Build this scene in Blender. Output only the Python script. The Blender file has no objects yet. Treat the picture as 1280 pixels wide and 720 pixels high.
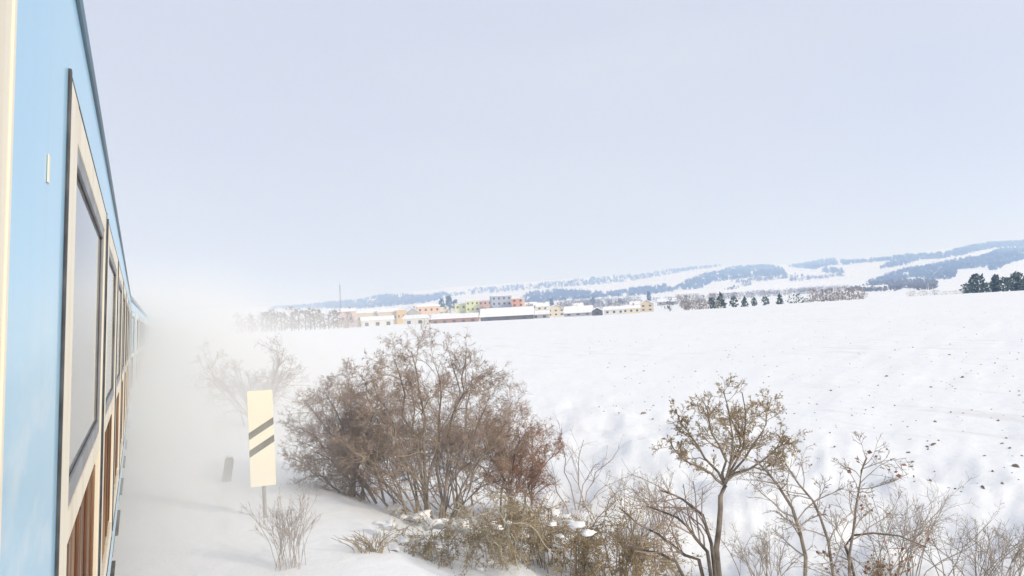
import bpy, bmesh, math, random
import numpy as np
from mathutils import Vector, Matrix

random.seed(7)
SC = bpy.context.scene
COL = SC.collection
rad = math.radians

# ------------------------------------------------------------------ camera
EYE = np.array([0.0, 0.0, 2.75])
FPX = 1000.0                      # focal length for a 1280 px wide frame
def camera_axes():
    uz = 1 / math.sqrt(1 + .052**2 + .0357**2)
    rz, fz = -.052 * uz, .0357 * uz
    F = np.array([0, math.sqrt(1 - fz*fz), fz])
    h = np.array([1.0, 0, 0]); v = np.cross(h, F)          # v: up with no roll
    s = rz / v[2]
    R = h * math.sqrt(1 - s*s) + v * s
    U = np.cross(R, F)
    d = F * FPX + R * (172 - 640) + U * (360 - 420)        # the line of the train
    a = math.atan2(d[0], d[1])
    c, s = math.cos(a), math.sin(a)
    M = np.array([[c, -s, 0], [s, c, 0], [0, 0, 1]])
    return M @ F, M @ R, M @ U
CF, CR, CU = camera_axes()
LEAN = math.asin(-CR[2])          # the coach stands on canted track and leans with the camera

def ray(px, py):
    d = CF * FPX + CR * (px - 640) + CU * (360 - py)
    return d / np.linalg.norm(d)

# ------------------------------------------------------------------ noise
def _hash(ix, iy, seed):
    n = (ix.astype(np.int64) * 374761393 + iy.astype(np.int64) * 668265263 + seed * 974711) & 0xffffffff
    n = ((n ^ (n >> 13)) * 1274126177) & 0xffffffff
    return ((n ^ (n >> 16)) & 0xffff) / 65535.0
def vnoise(x, y, seed=0):
    x = np.asarray(x, float); y = np.asarray(y, float)
    ix, iy = np.floor(x), np.floor(y)
    fx, fy = x - ix, y - iy
    fx = fx*fx*(3-2*fx); fy = fy*fy*(3-2*fy)
    a = _hash(ix, iy, seed); b = _hash(ix+1, iy, seed); c = _hash(ix, iy+1, seed); d = _hash(ix+1, iy+1, seed)
    return (a*(1-fx)+b*fx)*(1-fy) + (c*(1-fx)+d*fx)*fy - .5
def fbm(x, y, seed=0, octv=4):
    s, a = 0, 1.0
    for i in range(octv):
        s = s + a * vnoise(x * 2**i + 17.3*i, y * 2**i - 9.1*i, seed + i); a *= .5
    return s
def sstep(a, b, x):
    t = np.clip((np.asarray(x, float) - a) / (b - a), 0, 1)
    return t*t*(3-2*t)

# ------------------------------------------------------------------ terrain
def track_x(y):                   # the line curves gently to the right ahead
    y = np.asarray(y, float)
    return np.where(y > 18, .00055 * (y - 18)**2, 0) * (y < 400)
AZ_PX = [-200, 172, 300, 400, 470, 560, 640, 720, 800, 900, 1000, 1120, 1200, 1280, 1500]
SKY_PX = [26, 27, 29, 30, 36, 42, 44, 46, 46, 51, 49, 53, 58, 60, 62]
CREST = [-2.6, -2.6, -2.7, -3, -3, -3.2, -3.5, -3.7, -3.7, -2.6, -1, -.2, 0, 0, 0]     # the far edge of the field dips towards the town
_az, _sk = [], []
for p_, s_ in zip(AZ_PX, SKY_PX):
    d_ = ray(p_, 420 - .052 * (p_ - 172))
    _az.append(math.atan2(d_[0], d_[1])); _sk.append(s_ / math.hypot(FPX, p_ - 640))
RR = np.log(np.array([150, 260, 330, 450, 700, 1000, 1400, 2000, 2800, 3800, 4600, 5500, 7000, 9500.]))
PF = np.array([-.16, .0, -.14, -.12, .0, .13, .24, .37, .52, .70, .86, 1.0, .72, .4])
def terrain(x, y):
    x = np.asarray(x, float); y = np.asarray(y, float)
    r = np.hypot(x, y) + 1e-6; az = np.arctan2(x, y)
    sk = np.interp(az, _az, _sk)
    k = np.interp(np.log(r), RR, PF)
    k2 = (np.interp(np.log(r) - .05, RR, PF) + np.interp(np.log(r) + .05, RR, PF) + 2*k) / 4
    edge = np.where(k2 < 0, .045, sk)                       # the near rows do not follow the skyline
    far = EYE[2] + r * k2 * edge
    far = far + r * .011 * sstep(600, 2500, r) * fbm(x/900, y/900, 5, 3) * (1 - .75*sstep(4200, 5500, r))
    far = far + r/FPX * np.interp(az, _az, CREST) * np.exp(-((np.log(r) - 5.56)/.4)**2)
    u = x - track_x(y)
    prof = np.interp(u, [-30, -8, -5, 2.3, 3.0, 4.2, 5.4, 6.8, 8.5, 11, 14], [-.9, -.9, -.22, -.22, -.28, -.75, -1.05, -1.1, -.9, -.62, -.6])
    near = prof + 3.3 * np.clip((r - 14) / 246, 0, 1.2) * sstep(9, 16, np.abs(u))
    rough = sstep(2.5, 5, u) * (1 - sstep(12, 17, u))
    near = near + rough * (.30 * fbm(x*.9, y*.9, 11, 4) + .05 * fbm(x*5, y*5, 3, 2))
    near = near + sstep(1.2, 3, np.abs(u)) * .05 * fbm(x*.7, y*.7, 21, 3)
    near = near + sstep(12, 17, u) * (.10 * fbm(x*.12, y*.12, 31, 3) + .04 * fbm((x*.85 + y*.53)*.22, (y*.85 - x*.53)*1.5, 41, 3))
    for bx, by, bh, bw in MOUNDS:
        near = near + bh * np.exp(-((x-bx)**2 + (y-by)**2) / (bw*bw))
    w = sstep(150, 250, r)
    return near * (1 - w) + far * w
MOUNDS = []

def hit(px, py, r0=2.0, r1=9000.0, n=900):
    """where the sight line of a photo pixel meets the ground (world point)"""
    d = ray(px, py); dh = math.hypot(d[0], d[1])
    r = np.exp(np.linspace(math.log(r0), math.log(r1), n))
    z = EYE[2] + r * d[2] / dh
    h = terrain(r * d[0]/dh, r * d[1]/dh)
    below = np.nonzero(z <= h)[0]
    i = below[0] if len(below) else int(np.argmax(h - z))
    x, y = r[i]*d[0]/dh, r[i]*d[1]/dh
    return np.array([x, y, float(terrain(x, y))])
def at(px, r):
    """the ground point in the direction of a photo column at range r"""
    d = ray(px, 420 - .052 * (px - 172)); dh = math.hypot(d[0], d[1])
    x, y = r*d[0]/dh, r*d[1]/dh
    return np.array([x, y, float(terrain(x, y))])
def z_at(px, py, r):
    d = ray(px, py)
    return EYE[2] + r * d[2] / math.hypot(d[0], d[1])

# ------------------------------------------------------------------ materials
def mat(name, base=(.5, .5, .5), rough=.6, spec=.5, metal=0.0):
    m = bpy.data.materials.new(name); m.use_nodes = True
    b = m.node_tree.nodes['Principled BSDF']
    b.inputs['Base Color'].default_value = (*base, 1); b.inputs['Roughness'].default_value = rough
    b.inputs['Metallic'].default_value = metal; b.inputs['Specular IOR Level'].default_value = spec
    return m
def noisy(name, c1, c2, scale=5, rough=.6, stretch=(1, 1, 1), detail=6, lo=.35, hi=.65, bump=0, bscale=None, spec=.5, coat=0, third=None):
    m = mat(name, c1, rough, spec); nt = m.node_tree; N = nt.nodes; L = nt.links
    b = N['Principled BSDF']
    tc = N.new('ShaderNodeTexCoord'); mp = N.new('ShaderNodeMapping'); mp.inputs['Scale'].default_value = stretch
    no = N.new('ShaderNodeTexNoise'); no.inputs['Scale'].default_value = scale; no.inputs['Detail'].default_value = detail
    cr = N.new('ShaderNodeValToRGB')
    cr.color_ramp.elements[0].position = lo; cr.color_ramp.elements[0].color = (*c1, 1)
    cr.color_ramp.elements[1].position = hi; cr.color_ramp.elements[1].color = (*c2, 1)
    if third:
        e = cr.color_ramp.elements.new((lo+hi)/2); e.color = (*third, 1)
    L.new(tc.outputs['Object'], mp.inputs['Vector']); L.new(mp.outputs['Vector'], no.inputs['Vector'])
    L.new(no.outputs['Fac'], cr.inputs['Fac']); L.new(cr.outputs['Color'], b.inputs['Base Color'])
    if bump:
        n2 = N.new('ShaderNodeTexNoise'); n2.inputs['Scale'].default_value = bscale or scale*3; n2.inputs['Detail'].default_value = 5
        L.new(mp.outputs['Vector'], n2.inputs['Vector'])
        bp = N.new('ShaderNodeBump'); bp.inputs['Strength'].default_value = bump; bp.inputs['Distance'].default_value = .02
        L.new(n2.outputs['Fac'], bp.inputs['Height']); L.new(bp.outputs['Normal'], b.inputs['Normal'])
    if coat:
        if bump: L.new(bp.outputs['Normal'], b.inputs['Coat Normal'])
        b.inputs['Coat Weight'].default_value = coat; b.inputs['Coat Roughness'].default_value = .06
    return m

M = {}
def snow_ground():
    m = mat('snow_ground_mat', (.86, .87, .89), .75, .25); nt = m.node_tree; N = nt.nodes; L = nt.links
    b = N['Principled BSDF']
    g = N.new('ShaderNodeNewGeometry')
    mp = N.new('ShaderNodeMapping'); mp.inputs['Rotation'].default_value = (0, 0, rad(58)); mp.inputs['Scale'].default_value = (1.0, .16, 1)
    L.new(g.outputs['Position'], mp.inputs['Vector'])
    # thin soil and stubble showing through the snow, drawn out along the tillage
    n1 = N.new('ShaderNodeTexNoise'); n1.inputs['Scale'].default_value = 1.3; n1.inputs['Detail'].default_value = 8; n1.inputs['Roughness'].default_value = .62
    L.new(mp.outputs['Vector'], n1.inputs['Vector'])
    r1 = N.new('ShaderNodeValToRGB'); r1.color_ramp.elements[0].position = .54; r1.color_ramp.elements[1].position = .76
    L.new(n1.outputs['Fac'], r1.inputs['Fac'])
    n0 = N.new('ShaderNodeTexNoise'); n0.inputs['Scale'].default_value = .05; n0.inputs['Detail'].default_value = 4
    L.new(g.outputs['Position'], n0.inputs['Vector'])
    r0 = N.new('ShaderNodeValToRGB'); r0.color_ramp.elements[0].position = .35; r0.color_ramp.elements[1].position = .7
    L.new(n0.outputs['Fac'], r0.inputs['Fac'])
    mu = N.new('ShaderNodeMath'); mu.operation = 'MULTIPLY'; L.new(r1.outputs['Color'], mu.inputs[0]); L.new(r0.outputs['Color'], mu.inputs[1])
    mx = N.new('ShaderNodeMixRGB'); mx.inputs['Color1'].default_value = (.865, .875, .895, 1); mx.inputs['Color2'].default_value = (.60, .585, .57, 1)
    L.new(mu.outputs[0], mx.inputs['Fac']); L.new(mx.outputs['Color'], b.inputs['Base Color'])
    n2 = N.new('ShaderNodeTexNoise'); n2.inputs['Scale'].default_value = 2.4; n2.inputs['Detail'].default_value = 7; n2.inputs['Roughness'].default_value = .6
    L.new(g.outputs['Position'], n2.inputs['Vector'])
    bp = N.new('ShaderNodeBump'); bp.inputs['Strength'].default_value = .4; bp.inputs['Distance'].default_value = .10
    L.new(n2.outputs['Fac'], bp.inputs['Height']); L.new(bp.outputs['Normal'], b.inputs['Normal'])
    return m
M['ground'] = snow_ground()
M['snow'] = noisy('snow_mat', (.82, .83, .86), (.90, .90, .91), 6, .8, bump=.4, spec=.25)
M['roof_snow'] = noisy('roof_snow_mat', (.80, .81, .84), (.88, .88, .89), .4, .8, spec=.2)
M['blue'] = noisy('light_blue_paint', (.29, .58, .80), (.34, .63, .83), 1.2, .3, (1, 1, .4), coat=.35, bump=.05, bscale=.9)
def painted_reflections_streaks():
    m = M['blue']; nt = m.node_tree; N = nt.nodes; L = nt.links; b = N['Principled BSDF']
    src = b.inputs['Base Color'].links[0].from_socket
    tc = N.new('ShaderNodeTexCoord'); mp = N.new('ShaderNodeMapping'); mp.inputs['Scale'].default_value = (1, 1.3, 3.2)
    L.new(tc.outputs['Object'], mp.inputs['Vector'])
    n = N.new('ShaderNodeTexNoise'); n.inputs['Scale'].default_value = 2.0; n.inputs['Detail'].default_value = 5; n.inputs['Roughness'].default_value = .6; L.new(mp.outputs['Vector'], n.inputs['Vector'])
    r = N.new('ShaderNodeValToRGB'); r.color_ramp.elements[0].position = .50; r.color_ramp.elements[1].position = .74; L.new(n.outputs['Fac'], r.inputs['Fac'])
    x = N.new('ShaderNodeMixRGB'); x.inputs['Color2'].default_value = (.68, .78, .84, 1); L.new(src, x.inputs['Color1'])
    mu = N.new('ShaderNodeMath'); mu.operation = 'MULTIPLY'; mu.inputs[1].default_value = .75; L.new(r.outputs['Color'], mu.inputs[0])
    sp = N.new('ShaderNodeSeparateXYZ'); L.new(tc.outputs['Object'], sp.inputs[0])       # pale patches: snow reflections painted into the wall colour, lower half only
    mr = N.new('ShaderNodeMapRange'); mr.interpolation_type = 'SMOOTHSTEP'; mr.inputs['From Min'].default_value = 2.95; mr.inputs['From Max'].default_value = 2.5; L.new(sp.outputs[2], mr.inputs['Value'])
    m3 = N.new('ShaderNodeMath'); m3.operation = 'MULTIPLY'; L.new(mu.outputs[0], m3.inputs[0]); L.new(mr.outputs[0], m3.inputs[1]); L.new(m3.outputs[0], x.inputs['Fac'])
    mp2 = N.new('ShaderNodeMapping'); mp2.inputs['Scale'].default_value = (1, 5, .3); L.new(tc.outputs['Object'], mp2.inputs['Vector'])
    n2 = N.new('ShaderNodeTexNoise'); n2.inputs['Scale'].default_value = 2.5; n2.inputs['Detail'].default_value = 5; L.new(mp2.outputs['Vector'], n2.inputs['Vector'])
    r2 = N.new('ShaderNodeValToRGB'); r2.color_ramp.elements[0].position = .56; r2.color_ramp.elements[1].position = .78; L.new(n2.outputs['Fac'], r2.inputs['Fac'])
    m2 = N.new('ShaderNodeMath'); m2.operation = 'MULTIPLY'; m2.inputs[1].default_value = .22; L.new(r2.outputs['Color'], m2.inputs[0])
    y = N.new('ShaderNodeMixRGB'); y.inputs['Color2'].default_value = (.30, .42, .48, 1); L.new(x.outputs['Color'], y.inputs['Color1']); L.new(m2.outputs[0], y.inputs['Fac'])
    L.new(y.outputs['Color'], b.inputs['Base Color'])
painted_reflections_streaks()
M['roof_paint'] = noisy('dull_grey_roof_paint', (.30, .34, .38), (.42, .45, .48), 2, .6)
M['gutter'] = noisy('dark_teal_paint', (.015, .05, .08), (.05, .13, .19), 3, .4, (1, .3, 1))
M['cream'] = noisy('cream_paint', (.80, .73, .59), (.55, .42, .27), 3.5, .45, (1, 1.5, .2), lo=.50, hi=.85, bump=.05)
M['rust'] = noisy('rusty_streaked_paint', (.07, .028, .012), (.50, .36, .21), 7, .6, (3, 3, .16), lo=.36, hi=.78, third=(.19, .085, .034), bump=.2)
M['rubber'] = noisy('black_rubber', (.02, .022, .026), (.07, .07, .075), 12, .5)
M['seal'] = noisy('grey_window_rubber', (.20, .205, .215), (.30, .305, .32), 6, .45)
M['glass'] = mat('window_glass', (.03, .035, .04), .04, .6)
M['under'] = noisy('underframe_grime', (.05, .045, .04), (.16, .14, .12), 4, .8, bump=.3)
M['steel'] = noisy('worn_steel', (.18, .17, .16), (.32, .31, .30), 8, .45, )
M['sign_white'] = noisy('cream_white_sign_board', (.86, .80, .66), (.80, .74, .60), 1.4, .5, lo=.3, hi=.8)
M['sign_black'] = noisy('veil_faded_black_stripe', (.17, .16, .14), (.25, .24, .21), 6, .5)  # black lifted to grey: the veil of blown snow is put into the colour
M['post'] = noisy('grey_post', (.28, .27, .26), (.40, .38, .36), 5, .6)
M['bark_grey'] = noisy('grey_brown_bark', (.16, .125, .10), (.33, .275, .22), 9, .85, bump=.4, bscale=40)
M['bark_dark'] = noisy('dark_bark', (.07, .056, .048), (.19, .155, .125), 9, .85, bump=.4, bscale=40)
M['twig_mauve'] = noisy('mauve_brown_twigs', (.27, .19, .15), (.47, .36, .30), 1.6, .8)
M['twig_olive'] = noisy('olive_brown_twigs', (.25, .185, .115), (.45, .36, .24), 1.6, .8)
M['twig_russet'] = noisy('russet_twigs', (.28, .15, .095), (.46, .29, .20), 2.0, .8)
M['twig_grey'] = noisy('grey_mauve_twigs', (.32, .27, .25), (.52, .46, .43), 2.0, .8)
M['twig_tan'] = noisy('pale_tan_twigs', (.30, .245, .20), (.50, .43, .37), 2, .8)
M['twig_ochre'] = noisy('ochre_brown_twigs', (.25, .18, .105), (.44, .34, .22), 2, .8)
M['cane'] = noisy('bleached_canes', (.40, .37, .30), (.60, .57, .50), 4, .7)
M['leaf_ochre'] = noisy('ochre_dead_leaves', (.26, .175, .07), (.46, .35, .17), 5, .75)
M['leaf_olive'] = noisy('olive_dead_leaves', (.26, .195, .105), (.46, .37, .22), 3, .8)
M['leaf_russet'] = noisy('russet_dead_leaves', (.20, .07, .03), (.36, .17, .08), 3, .75)
M['leaf_red'] = noisy('dull_red_dead_leaves', (.24, .11, .085), (.36, .2, .15), 4, .7)
M['soil'] = noisy('frozen_soil', (.12, .09, .07), (.26, .22, .19), 5, .9)
M['conifer'] = noisy('dark_green_needles', (.055, .085, .075), (.12, .165, .135), 1.5, .8)
M['bare_far'] = noisy('bare_crown_grey_brown', (.22, .19, .17), (.36, .32, .29), .25, .9)
M['bare_far_mauve'] = noisy('bare_crown_mauve', (.26, .22, .22), (.42, .38, .37), .25, .9)
M['wood'] = noisy('far_forest', (.03, .038, .042), (.17, .175, .185), .03, .9)
M['wood_bare'] = noisy('far_bare_forest', (.11, .10, .10), (.20, .18, .17), .03, .9)
def plaster(key, c, rough=.85):
    d = tuple(v*.86 for v in c)
    M[key] = noisy(key + '_plaster', c, d, .5, rough, lo=.4, hi=.75)
for k_, c_ in dict(beige=(.62, .52, .38), ochre=(.66, .46, .20), lime=(.66, .68, .38), salmon=(.62, .41, .33), slate=(.40, .43, .50),
                   orange=(.68, .34, .20), pale_orange=(.72, .50, .34), cream_wall=(.70, .63, .48), dark_wall=(.12, .11, .10), grey_wall=(.40, .39, .37),
                   brick=(.36, .19, .14), white_wall=(.70, .68, .64), pink=(.60, .46, .42)).items():
    plaster(k_, c_)
M['win'] = mat('far_window_glass', (.06, .07, .09), .15, .5)
M['red_roof'] = noisy('bare_tiled_roof', (.26, .12, .08), (.34, .2, .15), 1, .8)

# ------------------------------------------------------------------ mesh helpers
class MB:
    def __init__(s): s.v = []; s.f = []
    def add(s, v, f):
        n = len(s.v); s.v.extend([tuple(map(float, p)) for p in v]); s.f.extend([tuple(i + n for i in q) for q in f])
    def box(s, x0, x1, y0, y1, z0, z1):
        v = [(x, y, z) for z in (z0, z1) for (x, y) in ((x0, y0), (x1, y0), (x1, y1), (x0, y1))]
        s.add(v, [(3, 2, 1, 0), (4, 5, 6, 7), (0, 1, 5, 4), (1, 2, 6, 5), (2, 3, 7, 6), (3, 0, 4, 7)])
    def prism(s, poly, axis, a, b):
        """poly: 2-D outline; axis x: poly is (y,z); axis y: poly is (x,z)"""
        n = len(poly)
        def P(p, t): return (t, p[0], p[1]) if axis == 'x' else (p[0], t, p[1])
        v = [P(p, a) for p in poly] + [P(p, b) for p in poly]
        s.add(v, [tuple(range(n))[::-1], tuple(range(n, 2*n))] + [(i, (i+1) % n, n + (i+1) % n, n + i) for i in range(n)])
    def cyl(s, c, r, h, axis='z', n=12):
        a = [2*math.pi*i/n for i in range(n)]
        def P(t, k):
            u, w = r*math.cos(t), r*math.sin(t)
            return {'z': (c[0]+u, c[1]+w, c[2]+k), 'x': (c[0]+k, c[1]+u, c[2]+w), 'y': (c[0]+u, c[1]+k, c[2]+w)}[axis]
        v = [P(t, 0) for t in a] + [P(t, h) for t in a]
        s.add(v, [tuple(range(n))[::-1], tuple(range(n, 2*n))] + [(i, (i+1) % n, n+(i+1) % n, n+i) for i in range(n)])
    def build(s, name, m, parent=None, bevel=0, smooth=False):
        return link(name, s.v, s.f, m, parent, bevel, smooth)
def link(name, v, f, m, parent=None, bevel=0, smooth=False):
    me = bpy.data.meshes.new(name); me.from_pydata(v if isinstance(v, list) else v.tolist(), [], f if isinstance(f, list) else f.tolist())
    if smooth: me.polygons.foreach_set('use_smooth', [True]*len(me.polygons))
    me.materials.append(m); me.update()
    if not smooth or bevel:
        bm = bmesh.new(); bm.from_mesh(me); bmesh.ops.recalc_face_normals(bm, faces=bm.faces) if len(bm.faces) < 4000 else None
        if bevel: bmesh.ops.bevel(bm, geom=bm.edges[:], offset=bevel, segments=2, affect='EDGES', profile=.7, clamp_overlap=True)
        bm.to_mesh(me); bm.free()
    o = bpy.data.objects.new(name, me); COL.objects.link(o)
    if parent: o.parent = parent
    return o
def tag(o, label=None, cat=None, group=None, kind=None):
    if label: o['label'] = label
    if cat: o['category'] = cat
    if group: o['group'] = group
    if kind: o['kind'] = kind
    return o
def thing(name, loc, label, cat, group=None, rz=0):
    o = bpy.data.objects.new(name, None); COL.objects.link(o)
    o.empty_display_size = .2
    o.location = tuple(map(float, loc)); o.rotation_euler = (0, 0, rz)
    return tag(o, label, cat, group)
def copy_tree(o, parent=None):
    kids = [c for c in COL.objects if c.parent == o]
    c = o.copy(); COL.objects.link(c)
    if parent: c.parent = parent
    for k in kids: copy_tree(k, c)
    return c
def blob(c, rx, ry, rz, rng, rough=.25):
    bm = bmesh.new(); bmesh.ops.create_icosphere(bm, subdivisions=3, radius=1)
    off = rng.random()*50
    V = np.array([v.co[:] for v in bm.verts]); F = [tuple(v.index for v in f.verts) for f in bm.faces]; bm.free()
    k = 1 + rough * (fbm(V[:, 0]*1.6 + off, V[:, 1]*1.6 + V[:, 2]*1.3, 3, 3))
    V = V * k[:, None] * np.array([rx, ry, rz]) + np.array(c)
    return V, F

# tubes in bulk: P (N,n,3), R (N,n)
def tubes(groups, k):
    VS, FS, n0 = [], [], 0
    for P, R in groups:
        N, n, _ = P.shape
        if N == 0: continue
        T = np.gradient(P, axis=1); T /= np.linalg.norm(T, axis=2, keepdims=True) + 1e-9
        ref = np.where(np.abs(T[..., 2:3]) > .9, np.array([1., 0, 0]), np.array([0, 0, 1.]))
        A = np.cross(T, ref); A /= np.linalg.norm(A, axis=2, keepdims=True) + 1e-9
        B = np.cross(T, A)
        t = np.arange(k) * 2*math.pi/k
        V = P[:, :, None, :] + R[:, :, None, None] * (np.cos(t)[None, None, :, None]*A[:, :, None, :] + np.sin(t)[None, None, :, None]*B[:, :, None, :])
        idx = (np.arange(N*n*k).reshape(N, n, k)) + n0
        a = idx[:, :-1, :]; b = np.roll(a, -1, axis=2); d = idx[:, 1:, :]; c = np.roll(d, -1, axis=2)
        FS.append(np.stack([a, b, c, d], -1).reshape(-1, 4)); VS.append(V.reshape(-1, 3)); n0 += N*n*k
    return np.concatenate(VS), np.concatenate(FS)
def unit(v): return v / (np.linalg.norm(v, axis=-1, keepdims=True) + 1e-9)
def grow(P, R, m, ratio, angle, n, rratio, wander, up, rng, t0=.25, rmin=.003, lenpow=.5):
    """m children per parent polyline"""
    N, np_, _ = P.shape
    pi = np.repeat(np.arange(N), m); K = len(pi)
    t = t0 + (1 - t0) * rng.random(K) ** .8
    s = t * (np_ - 1); i = np.minimum(s.astype(int), np_ - 2); f = (s - i)[:, None]
    base = P[pi, i] * (1-f) + P[pi, i+1] * f
    d = unit(P[pi, i+1] - P[pi, i])
    plen = np.linalg.norm(np.diff(P, axis=1), axis=2).sum(1)[pi]
    L = plen * ratio * (1 - lenpow * t) * rng.uniform(.6, 1.3, K)
    q = unit(np.cross(d, unit(rng.normal(size=(K, 3)))))
    an = rng.normal(angle, angle*.25, K)[:, None]
    d = unit(d*np.cos(an) + q*np.sin(an) + np.array([0, 0, up]))
    C = np.zeros((K, n, 3)); C[:, 0] = base
    for j in range(1, n):
        d = unit(d + rng.normal(size=(K, 3))*wander + np.array([0, 0, up*.35]))
        C[:, j] = C[:, j-1] + d * (L/(n-1))[:, None]
    rmin = rmin*.85
    r0 = np.maximum((R[pi, i]*(1-f[:, 0]) + R[pi, i+1]*f[:, 0]) * rratio, rmin)
    CRR = r0[:, None] * np.linspace(1, .45, n)[None, :]
    return C, np.maximum(CRR, rmin*.7)
def stems_from(list_of_pts, r0, r1, n=7, rng=None, jit=.03):
    P, R = [], []
    for pts, a, b in zip(list_of_pts, r0, r1):
        pts = np.array(pts, float); s = np.linspace(0, len(pts)-1, n)
        Q = np.stack([np.interp(s, range(len(pts)), pts[:, c]) for c in range(3)], 1)
        if rng is not None: Q[1:] += rng.normal(size=(n-1, 3))*jit
        P.append(Q); R.append(np.linspace(a, b, n))
    return np.array(P), np.array(R)
def leaves(points, size, rng, squash=1.0):
    K = len(points)
    a = unit(rng.normal(size=(K, 3))); b = unit(np.cross(a, rng.normal(size=(K, 3))))
    s = (size * rng.uniform(.5, 1.3, K))[:, None]
    V = np.stack([points - a*s*.5, points + b*s*.35, points + a*s*.5, points - b*s*.35], 1).reshape(-1, 3)
    return V, np.arange(K*4).reshape(K, 4)

# ------------------------------------------------------------------ ground sheet
def build_ground():
    az = np.concatenate([np.linspace(-180, -14, 56)[:-1], np.arange(-14, 66, .22), np.linspace(66, 180, 40)])
    az = np.radians(az[:-1]) if abs(az[-1] - 180) < 1e-6 else np.radians(az)
    r = np.exp(np.linspace(math.log(.8), math.log(9400), 330))
    A, R_ = np.meshgrid(az, r)
    X, Y = R_*np.sin(A), R_*np.cos(A)
    Z = terrain(X, Y)
    V = np.stack([X, Y, Z], -1).reshape(-1, 3)
    nr, na = A.shape
    idx = np.arange(nr*na).reshape(nr, na)
    a = idx[:-1, :]; b = np.roll(a, -1, 1); d = idx[1:, :]; c = np.roll(d, -1, 1)
    F = np.stack([a, d, c, b], -1).reshape(-1, 4).tolist()
    V = V.tolist(); V.append([0, 0, float(terrain(0., .01))]); n = len(V) - 1
    F += [[n, int(idx[0, i]), int(idx[0, (i+1) % na])] for i in range(na)]
    o = link('snowy_ground', V, F, M['ground'], smooth=True)
    o.data.update()
    tag(o, 'snow covered field and railway bank running to the hills', None, None, 'structure')
    return o

# ------------------------------------------------------------------ the train
WALL = 1.42           # half width of a coach
def wall_cut(z): return z
def make_door(root, y0, y1, own=False):
    z0, z1 = 1.25, 3.34
    x = WALL
    st = .09
    fr = MB()                                           # cream door leaf: stiles and rails
    xo, xi = x + .004, x - .05
    fr.box(xi, xo, y0+.025, y0+.025+.26, z0+.02, z1-.007)
    fr.box(xi, xo, y1-.025-st, y1-.025, z0+.02, z1-.007)
    ya, yb = y0+.285, y1-.025-st
    fr.box(xi, xo-.001, ya, yb, z1-.10, z1-.007)
    fr.box(xi, xo-.001, ya, yb, 2.235, 2.315)
    fr.box(xi, xo-.001, ya, yb, z0+.02, z0+.14)
    door = fr.build('door', M['cream'], root, bevel=.004)
    g = MB()                                            # black rubber gasket round the leaf
    for (a, b, c, d) in ((y0, y0+.022, z0, z1), (y1-.022, y1, z0, z1), (y0+.0225, y1-.0225, z1-.006, z1), (y0+.0225, y1-.0225, z0, z0+.017)):
        g.box(x-.055, x+(.007 if c == z0 else .0045), a, b, c, d)
    g.build('gasket', M['rubber'] if not own else M['cream'], door, bevel=.003)
    zt = z1 - .10
    p = MB(); p.box(x-.018, x-.012, ya+.002, yb-.002, 2.316, zt-.001 if not own else 2.62)
    p.build('window_pane', M['glass'], door)
    s = MB()
    for (a, b, c, d) in ((ya, ya+.02, 2.316, zt), (yb-.05, yb, 2.316, zt), (ya+.02, yb-.05, zt-.04, zt), (ya+.02, yb-.05, 2.316, 2.37)):
        s.box(x-.0115, x-.001, a, b, c, d)
    s.build('window_seal', M['seal'], door, bevel=.004)
    lp = MB()
    lp.box(x-.05, x-.016, ya, yb, z0+.14, 2.235)
    for i in range(4):                                  # pressed ribs of the lower panel
        yy = ya + (yb-ya)*(i+.5)/4
        lp.box(x-.0155, x-.006, yy-.05, yy+.05, z0+.2, 2.19)
    tag(lp.build('lower_panel', M['rust'], door, bevel=.003), 'rusty brown lower door panel with worn streaks')
    sp = MB()
    for zz in (.93, .55):
        sp.box(x-.22, x+.0, y0+.5, y1-.5, zz, zz+.03)
    sp.box(x-.22, x-.20, y0+.5, y1-.5, .58, .93)
    sp.build('step', M['under'], root)
    return door

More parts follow.
